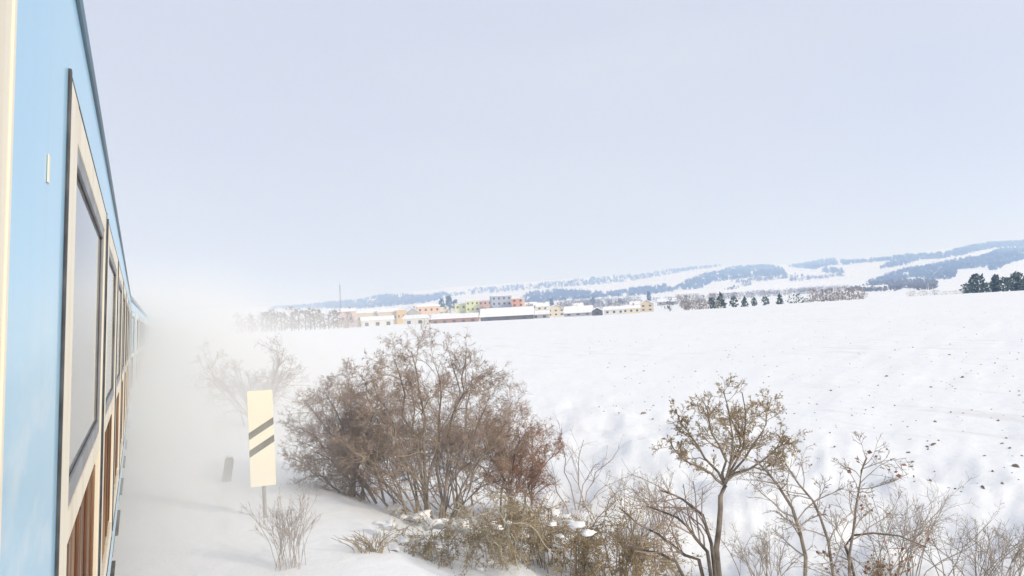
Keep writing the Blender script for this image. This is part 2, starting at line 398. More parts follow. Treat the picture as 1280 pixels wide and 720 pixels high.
def make_coach():
    root = thing('railway_coach', (0, 0, 0), 'nearest light blue railway coach with cream framed doors and dark gutter', 'railway coach', 'coaches of the passing train')
    ya, yb = -5.2, 20.3
    doors = [(-1.0, 1.14, True)] + [(1.98 + 2.5*k, 1.98 + 2.5*k + 2.30, False) for k in range(7)]
    doors = [(-4.9, -2.6, False)] + doors
    w = MB()                                            # the right side wall with real door openings
    xo, xi = WALL, WALL - .055
    edges = [ya] + [v for d in doors for v in d[:2]] + [yb]
    for i in range(0, len(edges), 2): w.box(xi, xo, edges[i], edges[i+1], 1.25, 3.34)
    w.box(xi, xo, ya, yb, 3.34, 3.57); w.box(xi, xo, ya, yb, .98, 1.25)
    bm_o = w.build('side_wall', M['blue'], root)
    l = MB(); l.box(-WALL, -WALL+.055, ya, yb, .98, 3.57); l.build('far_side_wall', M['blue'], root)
    for yy in (ya, yb-.05):
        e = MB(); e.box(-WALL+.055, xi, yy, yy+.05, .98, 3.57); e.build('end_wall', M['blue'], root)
    r = MB(); n = 18
    out = [(-math.cos(math.pi*i/n)*(WALL-.0), 3.572 + .52*math.sin(math.pi*i/n)**.75) for i in range(n+1)]
    inn = [(p[0]*.96, p[1]-.05 if 0 < i < n else p[1]) for i, p in enumerate(out)][::-1]
    r.prism(out + inn, 'y', ya, yb); r.build('roof', M['roof_paint'], root)
    g = MB(); g.prism([(WALL+.001, 3.55), (WALL+.008, 3.553), (WALL+.011, 3.565), (WALL+.009, 3.592), (WALL-.006, 3.60), (WALL-.0, 3.575)], 'y', ya, yb)
    g.build('gutter', M['gutter'], root)
    u = MB(); u.box(-1.3, 1.32, ya, yb, .80, .978)
    for k in range(5): u.box(-1.0, 1.15, 1.5+3.2*k, 3.7+3.2*k, .42, .80)
    u.build('underframe', M['under'], root)
    fl = MB(); fl.box(-WALL+.055, xi-.13, ya+.05, yb-.05, 1.0, 1.12); fl.build('floor', M['under'], root)
    for yy in (-2.4, 17.2):
        b = MB()
        for sx in (-1, 1): b.box(sx*1.05-.06, sx*1.05+.06, yy-1.7, yy+1.7, .42, .72)
        b.box(-.99, .99, yy-.2, yy+.2, .45, .79)
        bo = b.build('bogie', M['under'], root)
        for dy in (-1.15, 1.15):
            for sx in (-.75, .75):
                c = MB(); c.cyl((sx-.06, yy+dy, .46), .46, .12, 'x', 24); c.build('wheel', M['steel'], bo)
    pl = MB(); pl.box(WALL+.0005, WALL+.003, 1.60, 1.625, 3.02, 3.07); pl.build('number_plate', M['cream'], root, bevel=.001)
    for d in doors: make_door(root, *d)
    # small roof ventilators
    for k in range(4):
        v = MB(); v.box(-.25, .25, 1.5+5*k, 2.1+5*k, 4.13, 4.24); v.build('roof_vent', M['roof_paint'], root, bevel=.02)
    return root
D_WALL = .15
ROLL = Matrix.Rotation(LEAN, 4, 'Y')
coach = make_coach()
anchor = Vector((WALL + D_WALL, 0, 2.75))
coach.matrix_world = Matrix.Translation(Vector(EYE) - (ROLL @ anchor)) @ ROLL
end = coach.matrix_world @ Vector((0, 20.55, 0)); yaw = 0
labels = ['second light blue railway coach, half lost in blown snow', 'third railway coach, palest and farthest in the blown snow']
for lab, yw in zip(labels, (1.5, 3.6)):
    c = copy_tree(coach)
    R3 = Matrix.Rotation(rad(-yw), 4, 'Z') @ ROLL
    c.matrix_world = Matrix.Translation(end - (R3 @ Vector((0, -5.45, 0)))) @ R3
    c['label'] = lab
    end = c.matrix_world @ Vector((0, 20.55, 0))

# ------------------------------------------------------------------ trackside
sb = hit(331, 650)
MOUNDS_ = []
def make_sign():
    r = math.hypot(sb[0], sb[1])
    k = r / math.cos(math.atan2(sb[0], sb[1]) - math.atan2(CF[0], CF[1])) / FPX * .93   # metres per photo pixel here
    k = r / FPX * .93
    H, W = 121*k, 31*k; z0 = 41*k
    t = thing('railway_marker_board', sb, 'tall cream white trackside board with two black diagonal stripes on a post', 'railway sign', rz=rad(-4))
    b = MB(); b.box(-W/2, W/2, -.012, .012, z0, z0+H); b.build('board', M['sign_white'], t, bevel=.004)
    s = MB
    for zb in (.307, .49):
        a = MB(); th = .073*H; z = z0 + zb*H; rise = .147*H
        a.prism([(-W/2+.001, z), (W/2-.001, z+rise), (W/2-.001, z+rise+th), (-W/2+.001, z+th)], 'y', -.016, -.0125)
        a.build('stripe', M['sign_black'], t)
    p = MB(); p.cyl((0.01, .045, -.4), .03, z0+.4+H*.8, 'z', 10); p.build('post', M['post'], t)
    for zz in (.2, .75):
        c = MB(); c.box(-.06, .08, .0125, .08, z0+zz*H, z0+zz*H+.04); c.build('clamp', M['steel'], t)
    return k
make_sign()
kp = hit(283, 602)
t = thing('kilometre_stone', kp, 'small leaning grey stone marker in the snow left of the striped board', 'marker stone')
g = MB(); g.prism([(-.085, -.25), (.085, -.25), (.08, .42), (.05, .47), (-.05, .47), (-.08, .42)], 'y', -.06, .06)
o = g.build('stone', M['post'], t, bevel=.012); o.rotation_euler = (0, rad(10), 0)
g = MB(); g.add(*blob((0, 0, 0.0), .17, .15, .09, np.random.default_rng(4))); o2 = g.build('snow_cap', M['snow'], t, smooth=True); o2.location = (.085, 0, .485); o2.scale = (.5, .45, .4)

# ------------------------------------------------------------------ shrubs and trees close by
def local_px(base, k):
    """photo pixels measured from a plant's foot -> metres in the plane facing the eye"""
    az = math.atan2(base[0], base[1]); rx = np.array([math.cos(az), -math.sin(az), 0])
    fy = np.array([math.sin(az), math.cos(az), 0])
    return lambda dx, dy, dz=0: rx*dx*k + np.array([0, 0, -dy*k]) + fy*dz
def shrub(name, base, stems, r0, r1, levels, mats, label, cat, seed, group=None, leaf=None, n=8, jit=.03, parts=('stem', 'branches', 'twigs'), split_at=(1, 2), kside=6, bare=0):
    rng = np.random.default_rng(seed)
    root = thing(name, base, label, cat, group)
    P, R = stems_from(stems, r0, r1, n, rng, jit)
    gen = [(P, R)]
    P, R = P[bare:], R[bare:]                # the first «bare» stems carry no side branches
    for lv in levels:
        P, R = grow(P, R, *lv, rng); gen.append((P, R))
    a, b = split_at
    V, F = tubes(gen[:a], kside); link(parts[0], V, F, M[mats[0]], root, smooth=True)
    if gen[a:b]:
        V, F = tubes(gen[a:b], 4); link(parts[1], V, F, M[mats[1]], root, smooth=True)
    if gen[b:]:
        V, F = tubes(gen[b:], 3); link(parts[2], V, F, M[mats[2]], root, smooth=True)
    if leaf:
        cnt, size, lm, zlo = leaf
        Q = gen[-1][0].reshape(-1, 3); Q = Q[Q[:, 2] > zlo]
        Q = Q[rng.integers(0, len(Q), cnt)] + rng.normal(size=(cnt, 3))*.015
        V, F = leaves(Q, size, rng); link('leaves', V, F, M[lm], root)
    return root, gen

# (m, ratio, angle, n, rratio, wander, up, rng)
def lv(m, ratio, angle=.75, n=5, rr=.6, wander=.16, up=.05): return (m, ratio, angle, n, rr, wander, up)

# --- the big tangled thicket by the bank: several shrubs grown into each other
B0 = hit(548, 655); rB = math.hypot(B0[0], B0[1]); kB = rB/FPX*.97
L = local_px(B0, kB); rs = np.random.default_rng(5)
st = []
for (x0, x1, y1, dz) in ((-10, -45, -220, .2), (-5, -20, -226, -.3), (0, 8, -205, .5), (5, 40, -212, .1), (8, 70, -165, -.4), (-12, -85, -165, .5), (-14, -110, -125, -.3), (10, 100, -118, .3), (0, -60, -150, -.8), (2, 30, -150, .9),
                         (-25, -70, -195, -.2), (15, 55, -190, .6), (20, 85, -140, -.7), (-30, -100, -95, .4), (-5, -10, -170, -.9), (25, 105, -90, .0), (5, 60, -120, 1.0), (-20, -30, -185, .8)):
    st.append([L(x0, 8), L(x0*.6+x1*.3, y1*.38, dz*.4), L(x1*.8, y1*.72, dz*.8), L(x1, y1*.97, dz)])
big, gen = shrub('hawthorn_bush', B0, st, [.034, .036, .030, .032, .026, .026, .024, .024, .024, .024] + [.020]*8, [.007]*18,
    [lv(12, .42, .8, 6, .5, .25, .05), lv(10, .52, .85, 5, .6, .26, .02), lv(10, .5, .9, 4, .65, .25, .0)], ('bark_grey', 'twig_olive', 'twig_mauve'),
    'tallest bush of the thicket beside the striped board, bare grey brown crown', 'bush', 11, leaf=(2600, .03, 'leaf_olive', .6), split_at=(1, 2), jit=.05)
B1 = hit(455, 625); L = local_px(B1, math.hypot(B1[0], B1[1])/FPX*.97); st = []
for (x1, y1, dz) in ((-75, -95, 0), (-70, -125, .4), (-40, -135, -.4), (-10, -140, .2), (20, -120, -.3), (40, -95, .3), (-50, -70, -.5), (10, -80, .6), (-85, -55, .2), (-20, -110, .8)):
    x0 = rs.uniform(-25, 25)
    st.append([L(x0, 6), L(x0*.6+x1*.3, y1*.45, dz*.4), L(x1, y1, dz)])
shrub('bramble_bush', B1, st, [.026]*10, [.009]*10, [lv(16, .5, .8, 5, .55, .26, .03), lv(12, .55, .9, 5, .65, .26, .0), lv(10, .55, .85, 4, .65, .22, .0)], ('bark_grey', 'twig_mauve', 'twig_mauve'),
    'low mauve brown bush on the side of the thicket nearest the striped board', 'bush', 12)
B2 = hit(640, 655); L = local_px(B2, math.hypot(B2[0], B2[1])/FPX*.97); st = []
for (x1, y1, dz) in ((-35, -110, 0), (-10, -130, .3), (15, -125, -.3), (35, -105, .2), (45, -70, -.2), (-45, -75, .4), (0, -90, -.6), (20, -85, .6), (60, -85, 0.1)):
    x0 = rs.uniform(-25, 25)
    st.append([L(x0, 8), L(x0*.6+x1*.3, y1*.5, dz*.4), L(x1, y1, dz)])
shrub('wild_rose_bush', B2, st, [.022]*9, [.008]*9, [lv(14, .48, .7, 5, .6, .24, .05), lv(11, .55, .85, 5, .65, .24, .03), lv(9, .55, .85, 4, .65, .22, .0)], ('bark_grey', 'twig_russet', 'twig_russet'),
    'russet red rounded bush on the field side of the thicket', 'bush', 13, leaf=(3600, .026, 'leaf_russet', .2))
B4 = hit(545, 652); L = local_px(B4, (math.hypot(B4[0], B4[1])+.7)/FPX); st = []
B4 = B4 + np.array([B4[0], B4[1], 0])/math.hypot(B4[0], B4[1])*.7
for i in range(24):
    x1 = rs.uniform(-130, 105); st.append([L(rs.uniform(-70, 70)*.5 + x1*.4, 8, rs.uniform(-.3, .3)), L(x1*.8, -55, 0), L(x1, rs.uniform(-125, -75), rs.uniform(-.5, .5))])
shrub('bramble_bush', B4, st, [.014]*24, [.006]*24, [lv(12, .55, .85, 5, .6, .26, .02), lv(9, .6, .9, 5, .65, .26, .0), lv(8, .55, .85, 4, .65, .22, .0)], ('bark_grey', 'twig_mauve', 'twig_mauve'),
    'dense mauve undergrowth around the stems of the tallest thicket bush', 'bush', 16)
# thin grey fringe on the field side
B3 = hit(715, 640); L = local_px(B3, math.hypot(B3[0], B3[1])/FPX); st = []
for (x1, y1) in ((-40, -70), (-10, -95), (20, -85), (35, -60), (60, -70), (75, -40)):
    st.append([L(rs.uniform(-15, 15), 6), L(x1*.5, y1*.6), L(x1, y1, rs.uniform(-.4, .4))])
shrub('sloe_bush', B3, st, [.013]*6, [.005]*6, [lv(6, .5, .6, 5, .6, .2, .05), lv(4, .5, .7, 4, .6, .2, .02)], ('twig_grey', 'twig_grey', 'twig_grey'),
    'thin grey bare bush behind the russet bush', 'bush', 14)
# olive yellow bramble heap in front
HEAPS = [(600, 705, 'olive brown bramble heap under the arching pale canes', 21, 'twig_olive', 'leaf_olive'),
         (690, 715, 'ochre bramble heap at the foot of the russet bush', 22, 'twig_olive', 'leaf_ochre'),
         (770, 735, 'yellowish bramble heap beside the slender tree trunk', 23, 'twig_olive', 'leaf_ochre')]
for (hx, hy, lab, sd, tm, lm) in HEAPS:
    B = hit(hx, hy); L = local_px(B, math.hypot(B[0], B[1])/FPX); rh = np.random.default_rng(sd); st = []
    for i in range(22):
        x0, x1 = rh.uniform(-55, 55), rh.uniform(-40, 40); yy = rh.uniform(-75, -30); dz = rh.uniform(-.6, .6)
        st.append([L(x0, 6, dz*.6), L(x0 + x1*.5, yy, dz*.8), L(x0 + x1*1.3, yy*.9, dz), L(x0 + x1*1.9, yy*.3, dz*1.2)])
    shrub('bramble_heap', B, st, [.008]*22, [.005]*22, [lv(12, .38, .85, 5, .8, .28, .02), lv(11, .5, .85, 4, .8, .28, 0)], ('cane' if sd == 21 else tm, tm, tm), lab, 'brambles', sd, 'bramble heaps along the bank',
          leaf=(4200, .03, lm, -.1), n=9, jit=.02)
# bleached canes bending over in arches
B = hit(640, 668); L = local_px(B, math.hypot(B[0], B[1])/FPX); st = []
for (x0, xm, ym, x1, y1, dz) in ((-55, -35, -48, 0, -40, -.3), (-38, -20, -50, 25, -30, -.35), (-42, -45, -42, -60, -18, -.4), (-20, 5, -44, 50, 6, -.3), (-8, -2, -36, -18, 20, -.4), (0, 2, -28, 12, 22, -.42), (-30, -10, -36, 60, -12, -.2)):
    st.append([L(x0, 14, dz), L((x0+xm)/2-4, ym*.7, dz), L(xm, ym, dz), L((xm+x1)/2+2, (ym+y1)/2-9, dz), L(x1, y1, dz)])
shrub('dead_canes', B, st, [.014]*7, [.008]*7, [lv(3, .22, .7, 4, .6, .15, -.03)], ('cane', 'cane', 'cane'), 'bleached dead canes arching over snow in front of the thicket', 'dead canes', 31, n=12, jit=.008, parts=('cane', 'side_shoots', 'twigs'))
# snow lying on and in the thicket
rs = np.random.default_rng(8)
SN = [(508, 648, 20, 9, .3, 'broad'), (483, 656, 12, 6, .2, ''), (540, 655, 14, 7, .1, ''), (497, 637, 9, 5, .4, ''), (556, 640, 9, 5, .4, ''), (575, 657, 14, 7, -.45, ''), (560, 690, 6, 4, -.8, ''), (548, 676, 5, 3, -.8, ''), (580, 690, 6, 4, -.9, ''), (525, 645, 12, 5, -.3, ''), (690, 640, 10, 5, .1, ''), (705, 647, 12, 4, .0, ''), (718, 655, 10, 3, -.1, ''), (655, 646, 6, 2.5, -.2, ''), (598, 712, 5, 3, -1, ''), (735, 665, 8, 3, -.3, '')]
rs_ = np.random.default_rng(88)
SN += [(rs_.uniform(470, 720), rs_.uniform(645, 712), rs_.uniform(3, 7), rs_.uniform(1.6, 3), 0, '') for _ in range(16)]
rH = float(np.hypot(*hit(600, 705)[:2]))
for i, (px, py, w, h, dd, _) in enumerate(SN):
    d = ray(px, py); r = rB + dd if py < 650 else rH + rs_.uniform(-.55, .5); dh = math.hypot(d[0], d[1])
    c = EYE + d * (r/dh); k = r/FPX
    g = MB(); V, F = blob((0, 0, 0), w*k, w*k*1.1, h*k, rs, 1.15); g.add(V, F)
    o = g.build('snow_clump', M['snow'], None, smooth=True); o.location = c
    tag(o, 'rounded lump of snow caught among the branches of the thicket' if i else 'broad snow heap at the foot of the tallest thicket bush', 'snow', 'snow lumps caught in the thicket' if i else None)

# small upright twigs by the sign
def tuft(name, px, py, w, h, ns, seed, mats, label, cat='shrub', spread=1.0, levels=None, thick=.006, leaf=None, group=None):
    B = hit(px, py); L = local_px(B, math.hypot(B[0], B[1])/FPX); r_ = np.random.default_rng(seed); st = []
    for i in range(ns):
        x0 = r_.normal(0, w*.13); x1 = x0 + r_.normal(0, w*.3*spread); y1 = -h*r_.uniform(.55, 1.05); dz = r_.normal(0, .15)
        st.append([L(x0, 6, dz*.4), L(x0*.6+x1*.35, y1*.5, dz*.7), L(x1, y1, dz)])
    return shrub(name, B, st, [thick]*ns, [thick*.5]*ns, levels or [lv(5, .45, .5, 4, .7, .15, .12), lv(3, .5, .6, 4, .7, .15, .08)], (mats, mats, mats), label, cat, seed, group, leaf, n=6, jit=.01)
tuft('twiggy_shrub', 362, 712, 75, 78, 26, 41, 'twig_grey', 'small upright twiggy shrub in the snow in front of the striped board', thick=.0042)
tuft('dry_grass_tuft', 468, 690, 70, 24, 40, 42, 'twig_olive', 'low tuft of yellow dry grass on the snow before the thicket', 'grass tuft', 1.2, [lv(2, .5, .5, 4, .8, .2, .0)])
# bush lost in the snow cloud
B = at(318, 27); L = local_px(B, 27/FPX); st = []
rs = np.random.default_rng(9)
for i in range(12):
    x1 = rs.uniform(-55, 40); y1 = rs.uniform(-95, -60)
    st.append([L(rs.uniform(-14, 14), 6), L(x1*.5, y1*.5), L(x1, y1, rs.uniform(-.8, .8))])
shrub('roadside_bush', B, st, [.022]*12, [.009]*12, [lv(12, .5, .8, 5, .6, .24, .03), lv(10, .5, .85, 4, .65, .22, .02), lv(6, .5, .8, 4, .7, .2, 0)], ('bark_grey', 'twig_mauve', 'twig_mauve'), 'faint bush veiled by blown snow behind the striped board', 'bush', 15)

# --- slender tree on the right of the thicket
T0 = at(885, 8.6); kT = 8.6/FPX; L = local_px(T0, kT)
zt = lambda py: -(EYE[2] - T0[2] - 0)   # foot depth
T0 = at(874, 8.6)
foot = 382 + (EYE[2]-T0[2])/8.6*FPX*1.02     # photo row of the foot
def TP(px, py, dz=0): return L(px-885, py-foot, dz)
st = [[TP(885, foot+8), TP(888, 700), TP(896, 640), TP(902, 605)],
      [TP(902, 605), TP(880, 572, .1), TP(862, 545, .15), TP(848, 520, .2)],
      [TP(902, 605), TP(903, 570, -.1), TP(890, 530, -.1), TP(882, 500, -.2)],
      [TP(902, 605), TP(922, 572, .0), TP(935, 540, .2), TP(928, 500, .1)],
      [TP(903, 600), TP(935, 580, -.2), TP(962, 560, -.2), TP(978, 548, -.3)],
      [TP(902, 606), TP(915, 590, .3), TP(925, 560, .4), TP(910, 515, .4)],
      [TP(901, 606), TP(885, 585, -.3), TP(858, 570, -.3), TP(842, 548, -.2)],
      [TP(902, 605), TP(912, 570, -.3), TP(915, 535, -.3), TP(905, 490, -.3)],
      [TP(902, 604), TP(930, 592, .2), TP(955, 590, .3), TP(975, 580, .4)],
      [TP(902, 606), TP(928, 565, -.1), TP(952, 535, -.1), TP(958, 515, 0)]]
shrub('slender_tree', T0, st, [.036] + [.015]*9, [.023] + [.005]*9,
      [lv(15, .34, .8, 5, .5, .24, .04), lv(10, .5, .8, 5, .65, .22, .04), lv(6, .5, .75, 4, .7, .2, .03)], ('bark_grey', 'twig_ochre', 'twig_ochre'),
      'slender small tree with a dense rounded ochre brown crown on a single dark trunk', 'tree', 51, leaf=(420, .026, 'leaf_ochre', 1.3), parts=('trunk', 'branches', 'twigs'), jit=.012, bare=1)
# low arching branches from the same spot reaching left
B = at(868, 8.3); L = local_px(B, 8.3/FPX); fy_ = 383 + (EYE[2]-B[2])/8.3*FPX*1.02
def Q(px, py, dz=0): return L(px-868, py-fy_, dz)
st = [[Q(880, fy_+5), Q(860, 700), Q(830, 690, .1), Q(800, 672, .2), Q(760, 648, .3)], [Q(880, fy_+5), Q(868, 690), Q(848, 664), Q(828, 650, .2), Q(795, 640, .2)],
      [Q(875, fy_+5), Q(835, 706), Q(800, 695, .2), Q(770, 690, .2)], [Q(882, fy_+5), Q(868, 650), Q(845, 632, .2), Q(815, 622, .3)]]
shrub('arching_bush', B, st, [.022]*4, [.007]*4, [lv(8, .35, .7, 5, .55, .18, .05), lv(4, .5, .7, 4, .65, .18, .03)], ('bark_dark', 'twig_mauve', 'twig_mauve'),
      'dark arching branches sweeping from the foot of the slender tree towards the thicket', 'bush', 52, jit=.012)
# saplings to the right
SAP = [([[965, 760], [985, 700], [975, 650], [955, 610], [935, 585]], .022, 'bark_grey', 'leaning grey sapling just right of the slender tree', 61, None),
       ([[1040, 765], [1022, 710], [1015, 650], [1000, 622], [975, 590]], .018, 'bark_grey', 'curved sapling with pale bark, second right of the slender tree', 62, None),
       ([[1030, 765], [1040, 690], [1045, 650], [1055, 600], [1065, 580]], .016, 'bark_grey', 'upright sapling with thin feathery twigs, third right of the slender tree', 63, (26, .045, 'leaf_red', .3)),
       ([[1075, 775], [1050, 700], [1040, 662], [1078, 656], [1125, 672]], .016, 'bark_dark', 'bent sapling with a dull red leaf tuft on its low bough', 64, (45, .045, 'leaf_red', .3))]
for pts, r0, bm_, lab, sd, lf in SAP:
    rr = 8.0; b0 = at(pts[0][0], rr); L = local_px(b0, rr/FPX*1.02); f0 = 420 - .052*(pts[0][0]-172) + (EYE[2]-b0[2])/rr*FPX*1.02
    pts[0][1] = f0 + 6
    st = [[L(p[0]-pts[0][0], p[1]-f0, .06*i) for i, p in enumerate(pts)]]
    shrub('bare_sapling', b0, st, [r0], [r0*.4], [lv(14, .24, .8, 5, .55, .2, .02), lv(6, .5, .75, 5, .65, .2, .02), lv(4, .5, .7, 4, .7, .18, .03)], (bm_, 'twig_tan', 'twig_tan'), lab, 'sapling', sd, 'saplings on the bank', leaf=lf, jit=.012)
# misty twiggy growth along the lower right of the bank
TW = [(1130, 745, 130, 110, 71, 'grey twiggy bush between the bent sapling and the field'), (1215, 745, 120, 80, 72, 'twiggy bush in the snow at the far right end of the bank'),
      (1090, 752, 80, 60, 73, 'low bush with ochre leaves under the bent sapling'), (1270, 748, 90, 62, 74, 'pale bush at the right edge of the bank'), (960, 748, 80, 70, 75, 'low mauve bush between the slender tree and the leaning sapling'),
      (830, 660, 110, 60, 76, 'faint thin bush in the snow behind the slender tree'), (790, 735, 90, 110, 77, 'loose twiggy bush between the ochre brambles and the slender tree')]
for (px, py, w, h, sd, lab) in TW:
    tuft('twiggy_bush', px, min(py, 760), w, h, 14, sd, 'twig_tan' if sd not in (73, 77) else 'twig_olive', lab, 'bush', 1.3, [lv(7, .5, .6, 5, .7, .18, .06), lv(5, .5, .7, 4, .7, .18, .03)], .007,
         (140, .05, 'leaf_russet', .05) if sd == 73 else None, 'twiggy bushes along the bank')

# soil clods showing through the snow of the field
rs = np.random.default_rng(77); V_, F_ = [], []
cl = MB()
for i in range(1150):
    px = rs.uniform(730, 1330); d = rs.uniform(0, 1)
    r = 15 + 150*d**1.7
    p = at(px, r)
    if p[0] - float(track_x(p[1])) < 12: continue
    s = rs.uniform(.012, .036) * (1 if rs.random() < .9 else 1.7)
    n = 7; a0 = rs.uniform(0, 6.3); ax = rs.normal(.5, .35); ca, sa = math.cos(ax), math.sin(ax); el = rs.uniform(1.0, 3.2)
    def W_(u, v, h): return (p[0] + s*(u*el*ca - v*sa), p[1] + s*(u*el*sa + v*ca), p[2] + h)
    ring = [W_(rs.uniform(.6, 1.2)*math.cos(a0+t*6.283/n), rs.uniform(.6, 1.2)*math.sin(a0+t*6.283/n), -.02) for t in range(n)]
    mid = [W_(rs.uniform(.35, .8)*math.cos(a0+t*6.283/n), rs.uniform(.35, .8)*math.sin(a0+t*6.283/n), s*rs.uniform(.15, .75)) for t in range(n)]
    cl.add(ring + mid, [(t, (t+1) % n, n + (t+1) % n, n + t) for t in range(n)] + [tuple(range(n, 2*n))])
tag(cl.build('soil_clods', M['soil']), 'dark frozen soil clods poking through the snowy field', None, None, 'stuff')

# ------------------------------------------------------------------ far trees
def far_crown(kind, w, h, rng, nt):
    """a porous crown of many small faces"""
    if kind == 'conifer':
        t = rng.random(nt)**.7; z = h*(1-t)*.95 + h*.05; rr = w/2*t**.8*np.sqrt(rng.random(nt))*1.1
    elif kind == 'pine':
        u = rng.random(nt); z = h*(.12 + .88*u); rr = w/2*np.sqrt(np.clip(np.sin(np.pi*(.10+.86*u)), 0, 1))*np.sqrt(rng.random(nt))*rng.choice([1, .8], nt)
    else:
        u = rng.random(nt); z = h*(.10 + .9*u); rr = w/2*np.sqrt(np.clip(np.sin(np.pi*(.12+.80*u)), 0, 1))*np.sqrt(rng.random(nt))
    a = rng.uniform(0, 6.283, nt)
    c = np.stack([rr*np.cos(a), rr*np.sin(a), z], 1)
    s = (h*.11 if kind != 'bare' else h*.085) * (2.0 if nt < 20 and kind == 'pine' else 1)
    e1 = unit(rng.normal(size=(nt, 3))); e2 = unit(np.cross(e1, rng.normal(size=(nt, 3))))
    if kind == 'bare': e1 = unit(e1*np.array([.8, .8, 1.15]) + np.array([0, 0, .15])); s1, s2 = s*1.15, s*.45
    elif kind == 'conifer': e1 = unit(c*np.array([1, 1, 0]) + np.array([0, 0, -.25*h*.1]) + 1e-3); e2 = unit(np.cross(e1, rng.normal(size=(nt, 3)))); e1 = unit(e1 + rng.normal(size=(nt, 3))*.5); s1, s2 = s*1.1, s*1.0
    else: s1, s2 = s, s*.8
    k = rng.uniform(.6, 1.3, (nt, 1))
    V = np.stack([c - e1*s1*k - e2*s2*k, c + e2*s2*k*1.1, c + e1*s1*k], 1).reshape(-1, 3)
    return V, np.arange(nt*3).reshape(-1, 3)
def trunk_geo(w, h):
    m = MB(); n = 5
    V, F = tubes([(np.array([[[0, 0, -.4], [.02*w, 0, h*.4], [0, .01*w, h*.85]]]), np.array([[.035*h, .025*h, .008*h]]))], n)
    return V, F
def far_tree(name, px, ytop, ybase_px, wpx, r, kind, m, label, cat, seed, group=None, nt=160):
    b = at(px, r); rng = np.random.default_rng(seed)
    h = max(z_at(px, ytop, r) - b[2], r*.004); w = wpx*r/FPX
    t = thing(name, b, label, cat, group)
    V, F = trunk_geo(w, h); link('trunk', V, F, M['bark_grey'], t)
    V, F = far_crown(kind, w, h, rng, nt); link('crown', V, F, M[m], t)
    return t
CON = [(901, 366, 14, 270, 'tallest pointed conifer beside the grey hedge at the edge of the field'), (890, 372, 10, 268, 'short conifer next to the tallest pointed conifer'), (917, 371, 11, 280, 'rounded dark conifer right of the tallest pointed conifer'),
       (931, 371, 10, 282, 'dark conifer between the rounded conifer and the spire shaped one'), (943, 372, 8, 284, 'smallest dark conifer in the row along the field edge'), (957, 371, 11, 286, 'bushy dark conifer left of the spire shaped one'),
       (975, 367, 9, 288, 'narrow spire shaped conifer on the field edge'), (995, 368, 27, 290, 'broad domed evergreen on the field edge'), (1008, 373, 13, 292, 'low evergreen beside the broad domed one')]
for i, (px, yt, w, r, lab) in enumerate(CON):
    far_tree('conifer', px, yt, 0, w, r, 'conifer' if i in (0, 3, 6) else 'pine', 'conifer', lab, 'conifer', 100+i, 'conifers along the field edge', 110)
PIN = [(1210, 354, 16, 300, 'low pine at the left end of the dark pine clump'), (1222, 343, 17, 304, 'tall rounded pine second in the dark pine clump'), (1233, 353, 12, 300, 'short pine filling the gap in the dark pine clump'),
       (1245, 344, 10, 306, 'thin stemmed pine with a high crown in the dark pine clump'), (1257, 347, 18, 300, 'wide pine in the middle of the dark pine clump'), (1271, 341, 17, 304, 'tallest pine at the right end of the dark pine clump'), (1284, 345, 16, 300, 'pine cut by the picture edge in the dark pine clump')]
for i, (px, yt, w, r, lab) in enumerate(PIN):
    far_tree('pine_tree', px, yt, 0, w, r, 'pine', 'conifer', lab, 'pine', 120+i, 'dark pines at the field edge', 170)
rs = np.random.default_rng(31)
for i in range(26):
    px = 296 + i*6.1 + rs.uniform(-2, 2); r = rs.uniform(235, 285)
    far_tree('bare_tree', px, 420-.052*(px-172) - rs.uniform(12, 27) + (6 if px > 400 else 0), 0, rs.uniform(10, 18), r, 'bare', 'bare_far', 'bare grey brown tree in the row between the striped board and the town', 'tree', 200+i, 'bare trees in the row before the town', 90)
for i in range(16):
    px = 1018 + i*6.0 + rs.uniform(-2, 2) if i < 11 else 1140 + (i-11)*14
    far_tree('bare_shrub', px, 420-.052*(px-172) - (rs.uniform(7, 16) if i < 11 else rs.uniform(2, 6)), 0, rs.uniform(10, 16), rs.uniform(262, 300), 'bare', 'bare_far_mauve', 'pale mauve bare shrub on the field edge between the evergreens and the pines', 'shrub', 240+i, 'bare shrubs on the field edge', 150)
for i in range(10):
    px = 856 + i*4.6
    far_tree('hedge_tree', px, 420-.052*(px-172) - rs.uniform(6, 9.5), 0, 10, 262 + rs.uniform(0, 8), 'bare', 'bare_far', 'dense grey hedge tree left of the conifers on the field edge', 'tree', 270+i, 'grey hedge trees', 110)

# woods on the hills: each wood is one mass of real trees standing on the slope
def inside(poly, x, y):
    c = False; j = len(poly)-1
    for i in range(len(poly)):
        xi, yi = poly[i]; xj, yj = poly[j]
        if (yi > y) != (yj > y) and x < (xj-xi)*(y-yi)/(yj-yi) + xi: c = not c
        j = i
    return c
R_M = np.exp(np.linspace(math.log(300), math.log(8500), 260))
def hits_far(px, py, rmin):
    d = np.array([ray(a, b) for a, b in zip(px, py)]); dh = np.hypot(d[:, 0], d[:, 1])
    R_ = R_M[R_M >= rmin]
    X = R_[None, :]*(d[:, 0]/dh)[:, None]; Y = R_[None, :]*(d[:, 1]/dh)[:, None]
    Z = EYE[2] + R_[None, :]*(d[:, 2]/dh)[:, None]; H = terrain(X, Y)
    bl = Z <= H
    i = np.where(bl.any(1), bl.argmax(1), np.argmax(H - Z, 1)); k = np.arange(len(px))
    return X[k, i], Y[k, i], H[k, i], R_[i]
